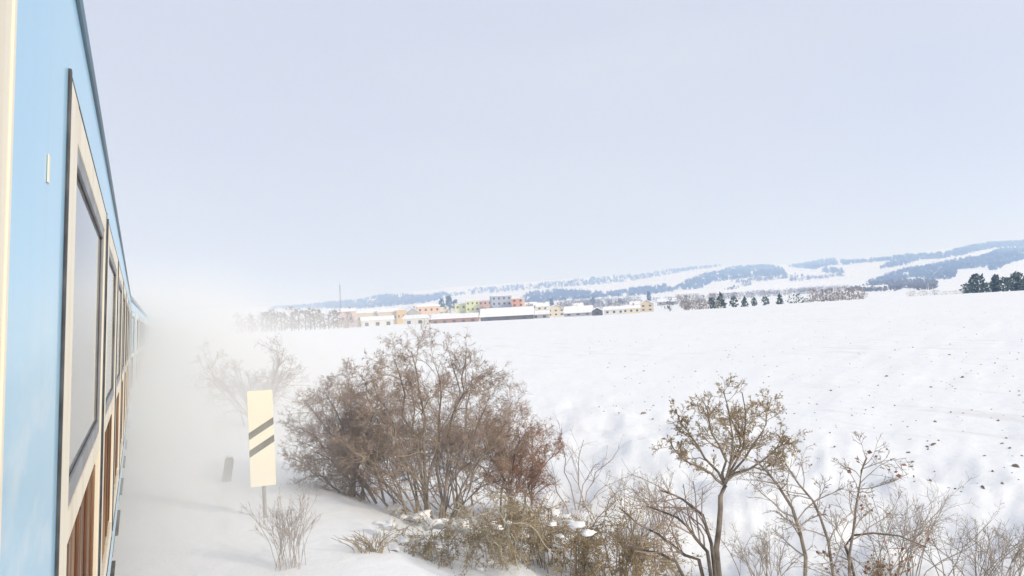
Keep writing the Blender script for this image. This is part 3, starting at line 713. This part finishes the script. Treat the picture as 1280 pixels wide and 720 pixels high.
def wood(name, poly, m, label, seed, dens=1.5, rmin=1200, hpx=3.0, wpx=2.6, kind='pine', nt=12, hmax=22, hmin=5):
    rng = np.random.default_rng(seed)
    xs = [p[0] for p in poly]; ys = [p[1] for p in poly]
    area = (max(xs)-min(xs))*(max(ys)-min(ys)); n = int(area*dens)
    P = [(x, y) for x, y in zip(rng.uniform(min(xs), max(xs), n), rng.uniform(min(ys), max(ys), n)) if inside(poly, x, y) and vnoise(x/5+seed, y/2.2) + .5*vnoise(x/2.1, y/1.3+seed) > -.27]
    X, Y, H, R_ = hits_far([p[0] for p in P], [p[1] + hpx*.5 for p in P], rmin)
    VS, FS, n0 = [], [], 0
    for x, y, z, r in zip(X, Y, H, R_):
        h = np.clip(hpx*r/FPX*rng.uniform(.7, 1.3), hmin, hmax); w = max(wpx*r/FPX, h*.5)*rng.uniform(.8, 1.2)
        V, F = far_crown(kind, w, h, rng, nt)
        V = V*np.array([1, 1, 1]) + np.array([x, y, z]); VS.append(V); FS.append(F + n0); n0 += len(V)
    o = link(name, np.concatenate(VS), np.concatenate(FS), M[m])
    tag(o, label, None, None, 'stuff'); return o
wood('hill_wood', [(838, 363), (860, 350), (890, 340), (920, 334), (960, 332), (978, 336), (984, 343), (960, 345), (930, 347), (890, 352), (876, 360)], 'wood', 'long curved blue dark wood on the middle of the hillside', 301)
wood('hill_wood', [(648, 376), (660, 366), (690, 362), (720, 363), (760, 366), (800, 360), (835, 356), (842, 364), (800, 368), (750, 371), (700, 375), (660, 379)], 'wood', 'dark wood on the low hill directly above the town', 302)
wood('hill_wood', [(556, 370), (600, 361), (700, 352), (800, 343), (862, 333), (900, 331), (900, 333), (860, 338), (800, 349), (740, 356), (690, 359), (620, 365)], 'wood', 'thin wood along the far ridge above the town', 303, .5)
wood('hill_wood', [(330, 386), (380, 382), (420, 378), (455, 375), (470, 370), (490, 368), (530, 370), (555, 366), (565, 370), (530, 378), (500, 381), (450, 385), (400, 385)], 'wood', 'wood on the low hill behind the radio mast', 304)
wood('hill_wood', [(985, 333), (1010, 329), (1020, 327), (1040, 324), (1060, 326), (1085, 325), (1120, 321), (1125, 324), (1060, 330), (1035, 331), (1020, 336)], 'wood', 'narrow wood on the distant ridge left of the highest hill', 305)
wood('hill_wood', [(1125, 320), (1180, 317), (1212, 308), (1245, 303), (1285, 302), (1285, 308), (1245, 309), (1225, 313), (1200, 319), (1175, 323), (1150, 324), (1130, 331), (1100, 335)], 'wood', 'wood covering the crest of the highest hill', 306)
wood('hill_wood', [(1085, 352), (1105, 345), (1130, 337), (1170, 331), (1190, 326), (1230, 320), (1250, 312), (1285, 310), (1285, 322), (1265, 328), (1245, 337), (1237, 337), (1235, 333), (1213, 335), (1196, 336), (1196, 345), (1183, 349), (1140, 346), (1090, 356)], 'wood', 'large dark wood on the slope under the highest hill', 307)
wood('hill_wood', [(1060, 361), (1078, 356), (1110, 351), (1170, 350), (1174, 356), (1165, 361), (1120, 362), (1065, 364)], 'wood_bare', 'grey mauve bare wood below the large dark wood', 308, .6, 700, 4.5, 3.5)
wood('hill_wood', [(1026, 341), (1032, 334), (1050, 335), (1056, 341), (1040, 342)], 'wood', 'small square copse alone on the snowy slope', 309, .6)
wood('hedge_line', [(910, 352), (960, 346), (985, 343), (1012, 345), (1012, 347), (985, 347), (930, 354)], 'wood_bare', 'faint hedge line under the long curved wood', 310, .5)
wood('hedge_line', [(905, 361), (940, 354), (940, 355.5), (912, 362)], 'wood_bare', 'short hedge line between two snowy slopes', 311, .7)
wood('hedge_line', [(985, 350), (1030, 345), (1060, 342), (1060, 343.5), (1030, 347), (990, 351.5)], 'wood_bare', 'faint hedge line below the small copse', 315, .5)
wood('tree_belt', [(690, 385), (706, 374), (745, 371), (800, 370), (803, 380), (760, 384), (720, 387)], 'wood_bare', 'grey bare tree belt behind the low cream houses of the town', 312, .35, 700, 7, 5, 'bare', 34, 9)
wood('tree_belt', [(815, 375), (900, 369), (960, 363), (1060, 356), (1062, 361), (960, 369), (900, 374), (820, 379)], 'wood_bare', 'broken belt of bare trees in the valley behind the conifers', 313, .4, 600, 7, 5, 'bare', 30, 8)
wood('tree_belt', [(440, 390), (470, 384), (560, 377), (640, 371), (640, 378), (560, 386), (450, 396)], 'wood_bare', 'bare trees standing among the houses of the town', 314, .4, 500, 7, 5, 'bare', 30, 8)

# ------------------------------------------------------------------ the town
def house(name, x0, x1, ytop, r, roof, wall, label, cat='house', rise=3.0, wins=(0, 0), depth=None, yaw=0, roofm='roof_snow', chimney=False, gap_y=None, group='houses of the town beyond the field', second=None):
    """x0..x1, ytop: its extent in the photo at range r"""
    pc = (x0+x1)/2; b = at(pc, r); k = r/math.cos(0)/FPX*.985
    W = (x1-x0)*k; D = depth or max(6, W*.6)
    top = z_at(pc, ytop, r); base = b[2]-1.0
    Ht = max(top - b[2], 3.0); t = thing(name, b, label, cat, group, rz=-math.atan2(b[0], b[1]) + rad(yaw))
    Rh = rise*k if roof != 'flat' else .5
    Hw = max(Ht - Rh, 1.6)
    w = MB()
    if roof == 'flat':
        w.box(-W/2, W/2, 0, D, -1.5, Hw); w.build('wall', M[wall], t)
        q = MB(); q.box(-W/2-.15, W/2+.15, -.15, D+.15, Hw+.002, Hw+Rh); q.build('roof', M[roofm], t)
    elif roof == 'gable':          # ridge across the view
        w.prism([(0, -1.5), (D, -1.5), (D, Hw), (D/2, Hw+Rh-.3), (0, Hw)], 'x', -W/2, W/2); w.build('wall', M[wall], t)
        q = MB(); e = .5
        q.prism([(-e, Hw-e*Rh/(D/2)*.5+.03), (D/2, Hw+Rh), (D+e, Hw-e*Rh/(D/2)*.5+.03), (D+e, Hw+.4), (D/2, Hw+Rh+.4), (-e, Hw+.4)], 'x', -W/2-e, W/2+e); q.build('roof', M[roofm], t)
    elif roof == 'end':            # gable wall towards the eye
        w.prism([(-W/2, -1.5), (W/2, -1.5), (W/2, Hw), (0, Hw+Rh-.3), (-W/2, Hw)], 'y', 0, D); w.build('wall', M[wall], t)
        q = MB(); e = .6
        q.prism([(-W/2-e, Hw-.3), (0, Hw+Rh), (W/2+e, Hw-.3), (W/2+e, Hw+.25), (0, Hw+Rh+.5), (-W/2-e, Hw+.25)], 'y', -e, D+e); q.build('roof', M[roofm], t)
    elif roof == 'arch':
        w.box(-W/2, W/2, 0, D, -1.5, Hw); w.build('wall', M[wall], t)
        q = MB(); n = 10
        q.prism([(-W/2-.3, Hw+.002)] + [(-math.cos(math.pi*i/n)*(W/2+.3), Hw+.3+Rh*math.sin(math.pi*i/n)) for i in range(n+1)] + [(W/2+.3, Hw+.002)], 'y', -.3, D+.3); q.build('roof', M[roofm], t)
    if second:
        s = MB(); s.box(W/2*.55, W/2+.02, -.25, D*.6, -1.5, Hw-.05); s.build('bay', M[second], t)
    nx, nz = wins
    for i in range(nx):
        for j in range(nz):
            cx = -W/2 + W*(i+.5)/nx; cz = Hw*(j+.55)/nz; ww = min(W/nx*.17, 1.0); wh = min(Hw/nz*.2, .9)
            g = MB(); g.box(cx-ww, cx+ww, -.06 if not second else -.32, -.002, cz-wh, cz+wh); g.build('window', M['win'], t)
    if chimney:
        c = MB(); c.box(W*.12, W*.12+.9, D*.4, D*.4+.9, Hw, Hw+Rh+1.6); c.build('chimney', M['brick'], t)
    return t
HS = [
 ('house', 424, 444, 386, 560, 'gable', 'pink', 'small pinkish house beside the radio mast', 'house', 3.2, (2, 1)),
 ('long_building', 446, 497, 386, 600, 'gable', 'beige', 'long beige building with a snowy roof, left end of the town', 'building', 4.5, (7, 1)),
 ('house', 496, 508, 386.5, 596, 'flat', 'ochre', 'bright ochre block at the end of the long beige building', 'house', 2, (2, 1)),
 ('shed', 452, 492, 396, 430, 'gable', 'white_wall', 'low pale shed under deep snow in front of the long beige building', 'shed', 4, (3, 1)),
 ('apartment_block', 522, 551, 380, 680, 'arch', 'pale_orange', 'pale peach block with a rounded snowy roof', 'building', 3, (4, 2)),
 ('hall', 548, 562, 384, 720, 'flat', 'cream_wall', 'small cream block between the peach block and the lime green building', 'building', 2, (2, 1)),
 ('shed', 504, 560, 393.5, 440, 'gable', 'white_wall', 'wide low shed with a white roof below the peach block', 'shed', 4, (4, 1)),
 ('long_shed', 538, 597, 393, 400, 'gable', 'brick', 'long low shed with a reddish brown wall at the field edge', 'shed', 5, (5, 1)),
 ('factory_building', 569, 584, 379, 720, 'flat', 'lime', 'lower lime green factory wing', 'building', 2, (2, 2)),
 ('factory_building', 583, 600, 375, 715, 'flat', 'lime', 'taller lime green factory building', 'building', 2, (3, 3)),
 ('apartment_block', 599, 616, 375, 730, 'flat', 'salmon', 'salmon pink block between the lime green factory and the slate block', 'building', 2, (3, 3)),
 ('apartment_block', 615, 641, 369, 700, 'flat', 'slate', 'dark slate block with a white flat roof', 'building', 2.5, (4, 4)),
 ('apartment_block', 640, 656, 372.5, 690, 'flat', 'orange', 'bright orange block with a paler bay', 'building', 1.5, (2, 4)),
 ('barn', 600, 667, 385, 430, 'gable', 'dark_wall', 'large dark walled barn with a broad snowy roof at the field edge', 'barn', 10, (3, 1)),
 ('house', 657, 672, 378, 700, 'gable', 'white_wall', 'white house just right of the orange block', 'house', 3.5, (2, 2)),
 ('house', 671, 686, 379, 660, 'gable', 'cream_wall', 'cream house with a wide snowy roof, second right of the orange block', 'house', 4, (2, 2)),
 ('house', 684, 706, 381, 560, 'end', 'cream_wall', 'cream gable fronted house with a chimney', 'house', 5, (3, 2)),
 ('shed', 664, 686, 389, 470, 'gable', 'grey_wall', 'grey shed in front of the white house', 'shed', 4, (2, 1)),
 ('hall', 705, 740, 383, 520, 'gable', 'grey_wall', 'long grey hall with a plain white roof', 'building', 8, (3, 1)),
 ('cottage', 740, 753, 384.5, 480, 'end', 'dark_wall', 'small dark cottage right of the long grey hall', 'house', 4, (1, 1)),
 ('house', 755, 780, 383.5, 500, 'gable', 'white_wall', 'low white house before the grey tree belt', 'house', 3.5, (3, 1)),
 ('house', 778, 800, 382, 520, 'gable', 'cream_wall', 'low cream house at the right end of the grey tree belt', 'house', 3.5, (3, 1)),
 ('house', 800, 817, 375, 560, 'end', 'beige', 'tall beige house with a steep white roof right of the tree belt', 'house', 5, (2, 2)),
 ('house', 822, 846, 373, 900, 'gable', 'grey_wall', 'wide grey house with a long white roof near the valley trees', 'house', 4, (3, 1)),
 ('farmhouse', 845, 874, 364, 1750, 'gable', 'cream_wall', 'long cream farmhouse in the valley', 'house', 3, (4, 1)),
 ('house', 887, 896, 365.5, 1500, 'flat', 'pale_orange', 'tiny pale yellow house above the grey hedge', 'house', 2, (2, 1)),
 ('house', 905, 925, 362.5, 1700, 'gable', 'beige', 'beige house with a white roof in the valley behind the conifers', 'house', 3, (2, 1)),
 ('house', 510, 523, 385, 640, 'end', 'grey_wall', 'narrow grey gabled house left of the peach block', 'house', 4, (1, 1)),
 ('house', 562, 571, 386, 560, 'end', 'white_wall', 'small white gabled house in front of the lime green wing', 'house', 3.5, (1, 1)),
 ('house', 648, 660, 384, 600, 'end', 'beige', 'small beige gabled house below the orange block', 'house', 4, (1, 1)),
 ('house', 716, 729, 379, 690, 'gable', 'pink', 'pinkish house behind the long grey hall', 'house', 3.5, (2, 1)),
 ('house', 788, 800, 377, 700, 'gable', 'grey_wall', 'grey house just left of the tall beige house', 'house', 3.5, (2, 1)),
 ('house', 850, 864, 374, 800, 'gable', 'cream_wall', 'small cream house above the left end of the grey hedge', 'house', 3.5, (2, 1)),
 ('house', 1078, 1090, 357, 1150, 'gable', 'white_wall', 'left one of two white roofed houses before the mauve wood', 'house', 3.4, (2, 1)),
 ('house', 1094, 1108, 356.5, 1150, 'gable', 'cream_wall', 'right one of two white roofed houses before the mauve wood', 'house', 3.4, (2, 1)),
]
for i, h in enumerate(HS):
    house(*h, yaw=((i*37) % 17) - 8, chimney=('chimney' in h[7] or (h[0] == 'house' and i % 3 == 0)), second='pale_orange' if 'paler bay' in h[7] else None)
rs = np.random.default_rng(61)
for i in range(44):
    px = rs.uniform(436, 880); yt = 420-.052*(px-172) - rs.uniform(7, 17)
    far_tree('bare_tree', px, yt, 0, rs.uniform(7, 14), rs.uniform(470, 780), 'bare', 'bare_far' if i % 3 else 'wood_bare', 'bare tree standing among the houses of the town', 'tree', 400+i, 'bare trees among the houses of the town', 70)
for i, (px, yt, w) in enumerate([(562, 370, 9), (553, 374, 8), (570, 375, 8), (742, 372, 6), (812, 365, 6), (690, 374, 6)]):
    far_tree('dark_tree', px, yt, 0, w, 1300, 'pine', 'conifer', ['dark evergreen behind the small cream block of the town', 'lower evergreen left of the one behind the small cream block', 'small evergreen behind the lower lime green wing', 'evergreen above the small dark cottage', 'slim evergreen behind the tall beige house', 'evergreen behind the cream house of the town'][i], 'evergreen', 460+i, 'evergreens behind the town', 110)
mb = at(427, 620); hh = z_at(427, 352, 620) - mb[2]
t = thing('radio_mast', mb, 'thin grey radio mast rising above the town', 'mast')
m_ = MB(); w_ = .45
for a in range(3):
    c_ = (w_*math.cos(a*2.094), w_*math.sin(a*2.094)); m_.cyl((c_[0], c_[1], -1), .10, hh*.93+1, 'z', 6)
m_.build('lattice', M['steel'], t)
for j in range(10):
    q_ = MB(); q_.box(-w_, w_, -w_, w_, hh*.09*j+1.5, hh*.09*j+1.7); q_.build('brace', M['steel'], t)
q_ = MB(); q_.cyl((0, 0, hh*.93), .07, hh*.07, 'z', 6); q_.build('aerial', M['steel'], t)

build_ground()

# ------------------------------------------------------------------ air: haze and the train's snow cloud
def volume_mat(name, color, density, aniso):
    m = bpy.data.materials.new(name); m.use_nodes = True; nt = m.node_tree
    nt.nodes.remove(nt.nodes['Principled BSDF'])
    v = nt.nodes.new('ShaderNodeVolumePrincipled'); v.inputs['Color'].default_value = (*color, 1); v.inputs['Density'].default_value = density
    v.inputs['Anisotropy'].default_value = aniso
    nt.links.new(v.outputs['Volume'], nt.nodes['Material Output'].inputs['Volume'])
    return m, v
hm, _ = volume_mat('haze_air', (.42, .62, 1.0), 3.8e-4, .5)
_.inputs['Absorption Color'].default_value = (1, 1, 1, 1)     # thin winter air only scatters, blue most
g = MB(); g.box(-9700, 9700, -9700, 9700, -60, 430)
tag(g.build('haze', hm), 'pale blue winter haze over the valley', None, None, 'stuff')

sm, sv = volume_mat('blown_snow', (.9998, .994, .979), 0, .0)
nt = sm.node_tree; N = nt.nodes; Lk = nt.links
ge = N.new('ShaderNodeNewGeometry'); sx = N.new('ShaderNodeSeparateXYZ'); Lk.new(ge.outputs['Position'], sx.inputs[0])
def mth(op, a, b=None, c=None, clamp=False):
    n = N.new('ShaderNodeMath'); n.operation = op; n.use_clamp = clamp
    for i, v in enumerate((a, b, c)):
        if v is None: continue
        if isinstance(v, (int, float)): n.inputs[i].default_value = v
        else: Lk.new(v, n.inputs[i])
    return n.outputs[0]
def smooth_range(v, a, b):
    n = N.new('ShaderNodeMapRange'); n.interpolation_type = 'SMOOTHSTEP'
    n.inputs['From Min'].default_value = a; n.inputs['From Max'].default_value = b; Lk.new(v, n.inputs['Value']); return n.outputs[0]
X, Y, Z = sx.outputs
yc = mth('MAXIMUM', mth('SUBTRACT', Y, 18), 0)
xc = mth('MULTIPLY_ADD', mth('MULTIPLY', yc, yc), .00055, -.1)
wid = mth('MULTIPLY_ADD', Y, .075, .75)
lat = mth('DIVIDE', mth('SUBTRACT', X, xc), wid)
glat = mth('ADD', mth('EXPONENT', mth('MULTIPLY', mth('MULTIPLY', lat, lat), -1)), mth('MULTIPLY', mth('EXPONENT', mth('MULTIPLY', mth('ABSOLUTE', lat), -.5)), .34))
hgt = mth('MULTIPLY_ADD', Y, .05, 1.0)
ver = mth('DIVIDE', mth('MAXIMUM', mth('SUBTRACT', Z, .2), 0), hgt)
gver = mth('EXPONENT', mth('MULTIPLY', mth('MULTIPLY', ver, ver), -1))
ry = smooth_range(Y, 4.0, 22.0); fade = smooth_range(Y, 70.0, 45.0)
no = N.new('ShaderNodeTexNoise'); no.inputs['Scale'].default_value = .55; no.inputs['Detail'].default_value = 3; Lk.new(ge.outputs['Position'], no.inputs['Vector'])
n3 = N.new('ShaderNodeTexNoise'); n3.inputs['Scale'].default_value = 1.7; n3.inputs['Detail'].default_value = 3; n3.inputs['Distortion'].default_value = .6; Lk.new(ge.outputs['Position'], n3.inputs['Vector'])
nz = mth('MULTIPLY', smooth_range(no.outputs['Fac'], .36, .62), mth('MULTIPLY_ADD', smooth_range(n3.outputs['Fac'], .3, .7), .8, .5))
den = mth('MULTIPLY', mth('MULTIPLY', glat, gver), mth('MULTIPLY', ry, mth('MULTIPLY', fade, mth('MULTIPLY_ADD', nz, 1.0, .2))))
Lk.new(mth('MULTIPLY', den, .40), sv.inputs['Density'])
g = MB(); g.box(-2.6, 15, 2.5, 72, -1.4, 8.5)
tag(g.build('snow_cloud', sm), 'cloud of powder snow whirled up beside the train', None, None, 'stuff')

# ------------------------------------------------------------------ light and sky
SUN_EL, SUN_AZ = rad(24), rad(152)          # azimuth measured from +Y towards +X: behind the eye, on the open side
w = bpy.data.worlds.new('World'); SC.world = w; w.use_nodes = True
nt = w.node_tree; N = nt.nodes; Lk = nt.links
sky = N.new('ShaderNodeTexSky'); sky.sky_type = 'NISHITA'; sky.sun_disc = False; sky.sun_elevation = SUN_EL; sky.sun_rotation = SUN_AZ
sky.dust_density = 2.0; sky.air_density = 1.0
bg = N['Background']; bg.inputs['Strength'].default_value = .1
tc = N.new('ShaderNodeTexCoord'); mp = N.new('ShaderNodeMapping'); mp.inputs['Scale'].default_value = (1, 1, 3.5)
Lk.new(tc.outputs['Generated'], mp.inputs['Vector'])
no = N.new('ShaderNodeTexNoise'); no.inputs['Scale'].default_value = 1.6; no.inputs['Detail'].default_value = 5; Lk.new(mp.outputs['Vector'], no.inputs['Vector'])
cr = N.new('ShaderNodeValToRGB'); cr.color_ramp.elements[0].position = .3; cr.color_ramp.elements[1].position = .7
cr.color_ramp.elements[0].color = (7.6, 8.2, 10.0, 1); cr.color_ramp.elements[1].color = (8.5, 8.95, 10.2, 1)
Lk.new(no.outputs['Fac'], cr.inputs['Fac'])
# the veil of cloud is whiter and warmer round the sun
dt = N.new('ShaderNodeVectorMath'); dt.operation = 'DOT_PRODUCT'; Lk.new(tc.outputs['Generated'], dt.inputs[0])
dt.inputs[1].default_value = (math.sin(SUN_AZ)*math.cos(SUN_EL), math.cos(SUN_AZ)*math.cos(SUN_EL), math.sin(SUN_EL))
mr = N.new('ShaderNodeMapRange'); mr.interpolation_type = 'SMOOTHSTEP'; mr.inputs['From Min'].default_value = -.1; mr.inputs['From Max'].default_value = 1; Lk.new(dt.outputs['Value'], mr.inputs['Value'])
gl = N.new('ShaderNodeMixRGB'); Lk.new(mr.outputs[0], gl.inputs['Fac']); Lk.new(cr.outputs['Color'], gl.inputs['Color1']); gl.inputs['Color2'].default_value = (11.5, 11.2, 10.6, 1)
mx = N.new('ShaderNodeMixRGB'); mx.inputs['Fac'].default_value = .92          # thin high cloud over the blue
Lk.new(sky.outputs['Color'], mx.inputs['Color1']); Lk.new(gl.outputs['Color'], mx.inputs['Color2'])
Lk.new(mx.outputs['Color'], bg.inputs['Color'])
sd = bpy.data.lights.new('sun', 'SUN'); sd.energy = 3.0; sd.angle = rad(3); sd.color = (1, .97, .91)
so = bpy.data.objects.new('sun', sd); COL.objects.link(so)
sdir = Vector((math.sin(SUN_AZ)*math.cos(SUN_EL), math.cos(SUN_AZ)*math.cos(SUN_EL), math.sin(SUN_EL)))
so.rotation_euler = sdir.to_track_quat('Z', 'Y').to_euler(); so.location = sdir*50

cd = bpy.data.cameras.new('camera'); cam = bpy.data.objects.new('camera', cd); COL.objects.link(cam); SC.camera = cam
cd.sensor_width = 36; cd.lens = 36*FPX/1280; cd.clip_start = .02; cd.clip_end = 40000
mw = Matrix((CR.tolist(), CU.tolist(), (-CF).tolist())).transposed().to_4x4(); mw.translation = Vector(EYE); cam.matrix_world = mw

vs = SC.view_settings; vs.view_transform = 'Standard'; vs.look = 'None'; vs.exposure = -.25; vs.gamma = 1; vs.use_curve_mapping = False
cy = SC.cycles
cy.use_denoising = True; cy.max_bounces = 12; cy.diffuse_bounces = 3; cy.glossy_bounces = 4; cy.volume_bounces = 9
cy.volume_step_rate = 1.0; cy.volume_max_steps = 256
